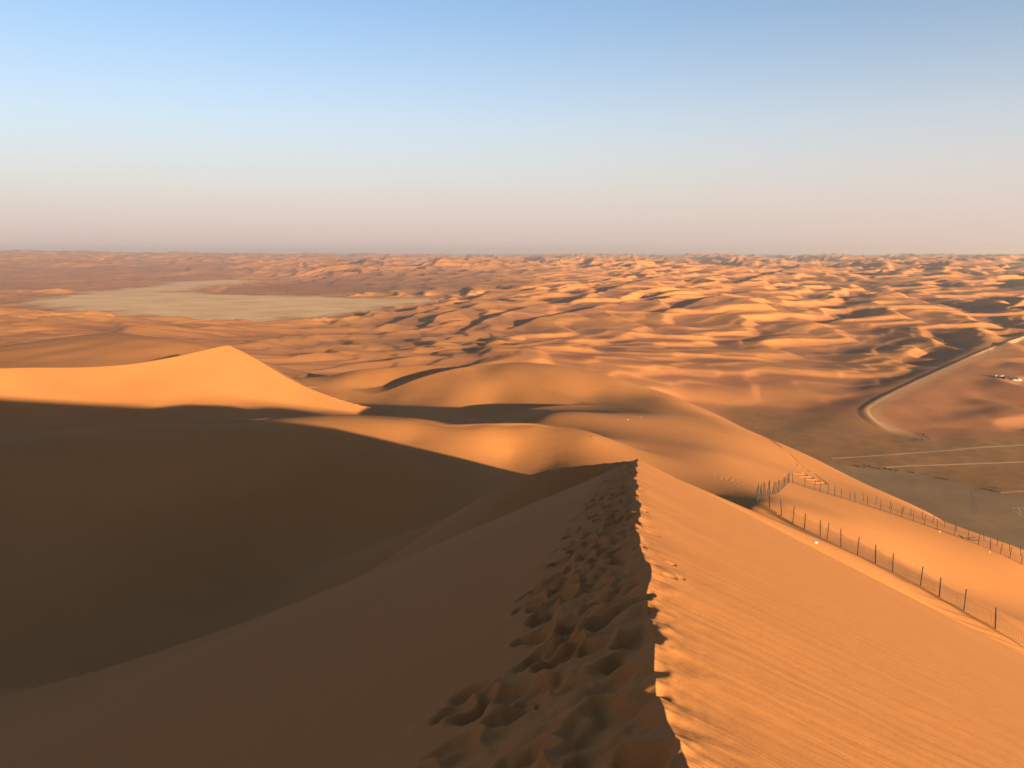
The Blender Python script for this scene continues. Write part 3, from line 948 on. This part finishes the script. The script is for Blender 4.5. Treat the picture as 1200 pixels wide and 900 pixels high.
# ------------------------------------------------------------------ shrubs
M_leaf = plain_material('dry grey green leaf', (.060, .052, .026), .9, var=.35, scale=3)
M_twig = plain_material('dry twig', (.11, .07, .045), .9, var=.3)


def shrub(seed, size):
    import bmesh
    r_ = random.Random(seed)
    vs, fs, v2, f2 = [], [], [], []
    for k in range(26):
        an = r_.uniform(0, 2 * math.pi); el = r_.uniform(.25, 1.45); L = size * r_.uniform(.5, 1.0)
        tip = np.array((math.cos(an) * math.cos(el), math.sin(an) * math.cos(el), math.sin(el) * .8)) * L
        tube((0, 0, -.05), tip, .018 * size, .006 * size, 4, v2, f2)
        for q in range(12):
            c = tip * r_.uniform(.45, 1.08) + np.array([r_.gauss(0, .09) for _ in range(3)]) * size
            c[2] = max(c[2], .03)
            a_ = np.array([r_.gauss(0, 1) for _ in range(3)]); a_ /= np.linalg.norm(a_)
            b_ = np.cross(a_, [r_.gauss(0, 1) for _ in range(3)]); b_ /= np.linalg.norm(b_)
            e = .09 * size
            i = len(vs); vs += [tuple(c - a_ * e), tuple(c + b_ * e * .5), tuple(c + a_ * e), tuple(c - b_ * e * .5)]; fs.append((i, i + 1, i + 2, i + 3))
    return (vs, fs), (v2, f2)


kinds = []
for k in range(3):
    a_, b_ = shrub(k + 5, 1.0)
    m1 = bpy.data.meshes.new('foliage'); m1.from_pydata(a_[0], [], a_[1]); m1.materials.append(M_leaf)
    m2 = bpy.data.meshes.new('twigs'); m2.from_pydata(b_[0], [], b_[1]); m2.materials.append(M_twig)
    kinds.append((m1, m2))
n_ = 0
for (spots, lab, grp) in [([(1074, 514), (1077, 511), (1080, 513.5), (1083, 510), (1086, 512.5), (1076, 516), (1082, 516), (1089, 514.5), (1072, 517)], 'low dry shrub in the loose cluster where the graded track reaches the plain', 'shrubs clustered at the end of the graded track'),
                          ([(1008, 547.5), (1014, 548), (1019, 547), (1025, 549), (1031, 549.5), (1037, 549), (1044, 551), (1052, 552), (1070, 554), (1088, 557), (1101, 560), (1112, 563)], 'low dry shrub in the straggling row along the edge of the grey gravel', 'shrubs along the edge of the gravel'),
                          ([(1162, 575), (1165.5, 576.5), (1168, 573), (1171, 577)], 'low dry shrub in the small clump between gravel and track', 'shrubs in a clump beside the gravel')]:
    for (u, v) in spots:
        p = stand(u, v, 480)
        t = thing('desert_shrub', lab, 'shrub', p, random.uniform(0, 6), grp)
        k = random.uniform(.8, 1.5); t.scale = (k * 1.3, k * 1.3, k)
        for nm, me in zip(('foliage', 'twigs'), kinds[n_ % 3]):
            o = bpy.data.objects.new(nm, me); C.objects.link(o); o.parent = t
        n_ += 1

# ------------------------------------------------------------------ light, sky, haze, camera
w = bpy.data.worlds.new('World'); scene.world = w; w.use_nodes = True
nt = w.node_tree; bg = nt.nodes['Background']
sky = nt.nodes.new('ShaderNodeTexSky'); sky.sky_type = 'NISHITA'; sky.sun_disc = False
sky.sun_elevation = SUN_EL; sky.sun_rotation = SUN_AZ
sky.altitude = 100; sky.air_density = 1.0; sky.dust_density = 2.0; sky.ozone_density = 1.5
sky.dust_density = .25; sky.ozone_density = 3.0
# dust in the low air: a pinkish veil that thins out with height above the horizon
tc = nt.nodes.new('ShaderNodeTexCoord'); sx = nt.nodes.new('ShaderNodeSeparateXYZ'); nt.links.new(tc.outputs['Generated'], sx.inputs[0])
e1 = N(nt, 'ShaderNodeMath', operation='MAXIMUM'); nt.links.new(sx.outputs['Z'], e1.inputs[0]); e1.inputs[1].default_value = 0
e2 = N(nt, 'ShaderNodeMath', operation='MULTIPLY'); nt.links.new(e1.outputs[0], e2.inputs[0]); e2.inputs[1].default_value = 1 / math.sin(math.radians(11))
e3 = N(nt, 'ShaderNodeMath', operation='POWER'); nt.links.new(e2.outputs[0], e3.inputs[0]); e3.inputs[1].default_value = 1.8
e4 = N(nt, 'ShaderNodeMath', operation='MULTIPLY'); nt.links.new(e3.outputs[0], e4.inputs[0]); e4.inputs[1].default_value = -1
e5 = N(nt, 'ShaderNodeMath', operation='EXPONENT'); nt.links.new(e4.outputs[0], e5.inputs[0])
e6 = N(nt, 'ShaderNodeMath', operation='MULTIPLY'); nt.links.new(e5.outputs[0], e6.inputs[0]); e6.inputs[1].default_value = .97
e7 = N(nt, 'ShaderNodeMapRange'); nt.links.new(e1.outputs[0], e7.inputs[0]); e7.inputs[2].default_value = math.sin(math.radians(9))
dust = mixc(nt, e7.outputs[0], (3.3, 2.5, 2.3), (3.9, 3.45, 3.15))
veil = mixc(nt, e6.outputs[0], sky.outputs[0], dust)
nt.links.new(veil, bg.inputs['Color']); bg.inputs['Strength'].default_value = .0505

sd_ = bpy.data.lights.new('sun', 'SUN'); sd_.energy = 5.0; sd_.angle = math.radians(.53); sd_.color = (1.0, .83, .54)
so = bpy.data.objects.new('sun', sd_); C.objects.link(so)
so.rotation_euler = (math.pi / 2 - SUN_EL, 0, -SUN_AZ + math.pi)
so.location = (300, -500, 300)

# ------------------------------------------------------------------ dusty air
zb, zt = float(H.min()) - 1.0, float(max(H.max(), 2.0)) + 4.0
hs_ = 31500.0
mh = bpy.data.materials.new('dusty air'); mh.use_nodes = True
nh = mh.node_tree; nh.nodes.remove(nh.nodes['Principled BSDF'])
pv = nh.nodes.new('ShaderNodeVolumePrincipled'); nh.links.new(pv.outputs[0], nh.nodes['Material Output'].inputs['Volume'])
pv.inputs['Color'].default_value = (.96, .80, .74, 1); pv.inputs['Density'].default_value = HAZE; pv.inputs['Anisotropy'].default_value = .5
hv = [(sx_ * hs_, sy_ * hs_, z_) for z_ in (zb, zt) for sx_, sy_ in ((-1, -1), (1, -1), (1, 1), (-1, 1))]
hz = mesh_obj('haze', hv, [(3, 2, 1, 0), (4, 5, 6, 7), (0, 1, 5, 4), (1, 2, 6, 5), (2, 3, 7, 6), (3, 0, 4, 7)], mh)
hz['kind'] = 'stuff'

cam = bpy.data.cameras.new('camera'); cam.sensor_fit = 'HORIZONTAL'; cam.sensor_width = 36; cam.lens = 36 * FPX / W0
cam.clip_start = .1; cam.clip_end = 120000
co = bpy.data.objects.new('camera', cam); C.objects.link(co); co.location = (0, 0, 0); co.rotation_euler = (math.pi / 2 - PITCH, 0, 0)
scene.camera = co

scene.view_settings.view_transform = 'Standard'; scene.view_settings.look = 'None'
scene.view_settings.exposure = 2.15; scene.view_settings.gamma = 1.0
scene.cycles.max_bounces = 4; scene.cycles.diffuse_bounces = 3; scene.cycles.volume_bounces = 0
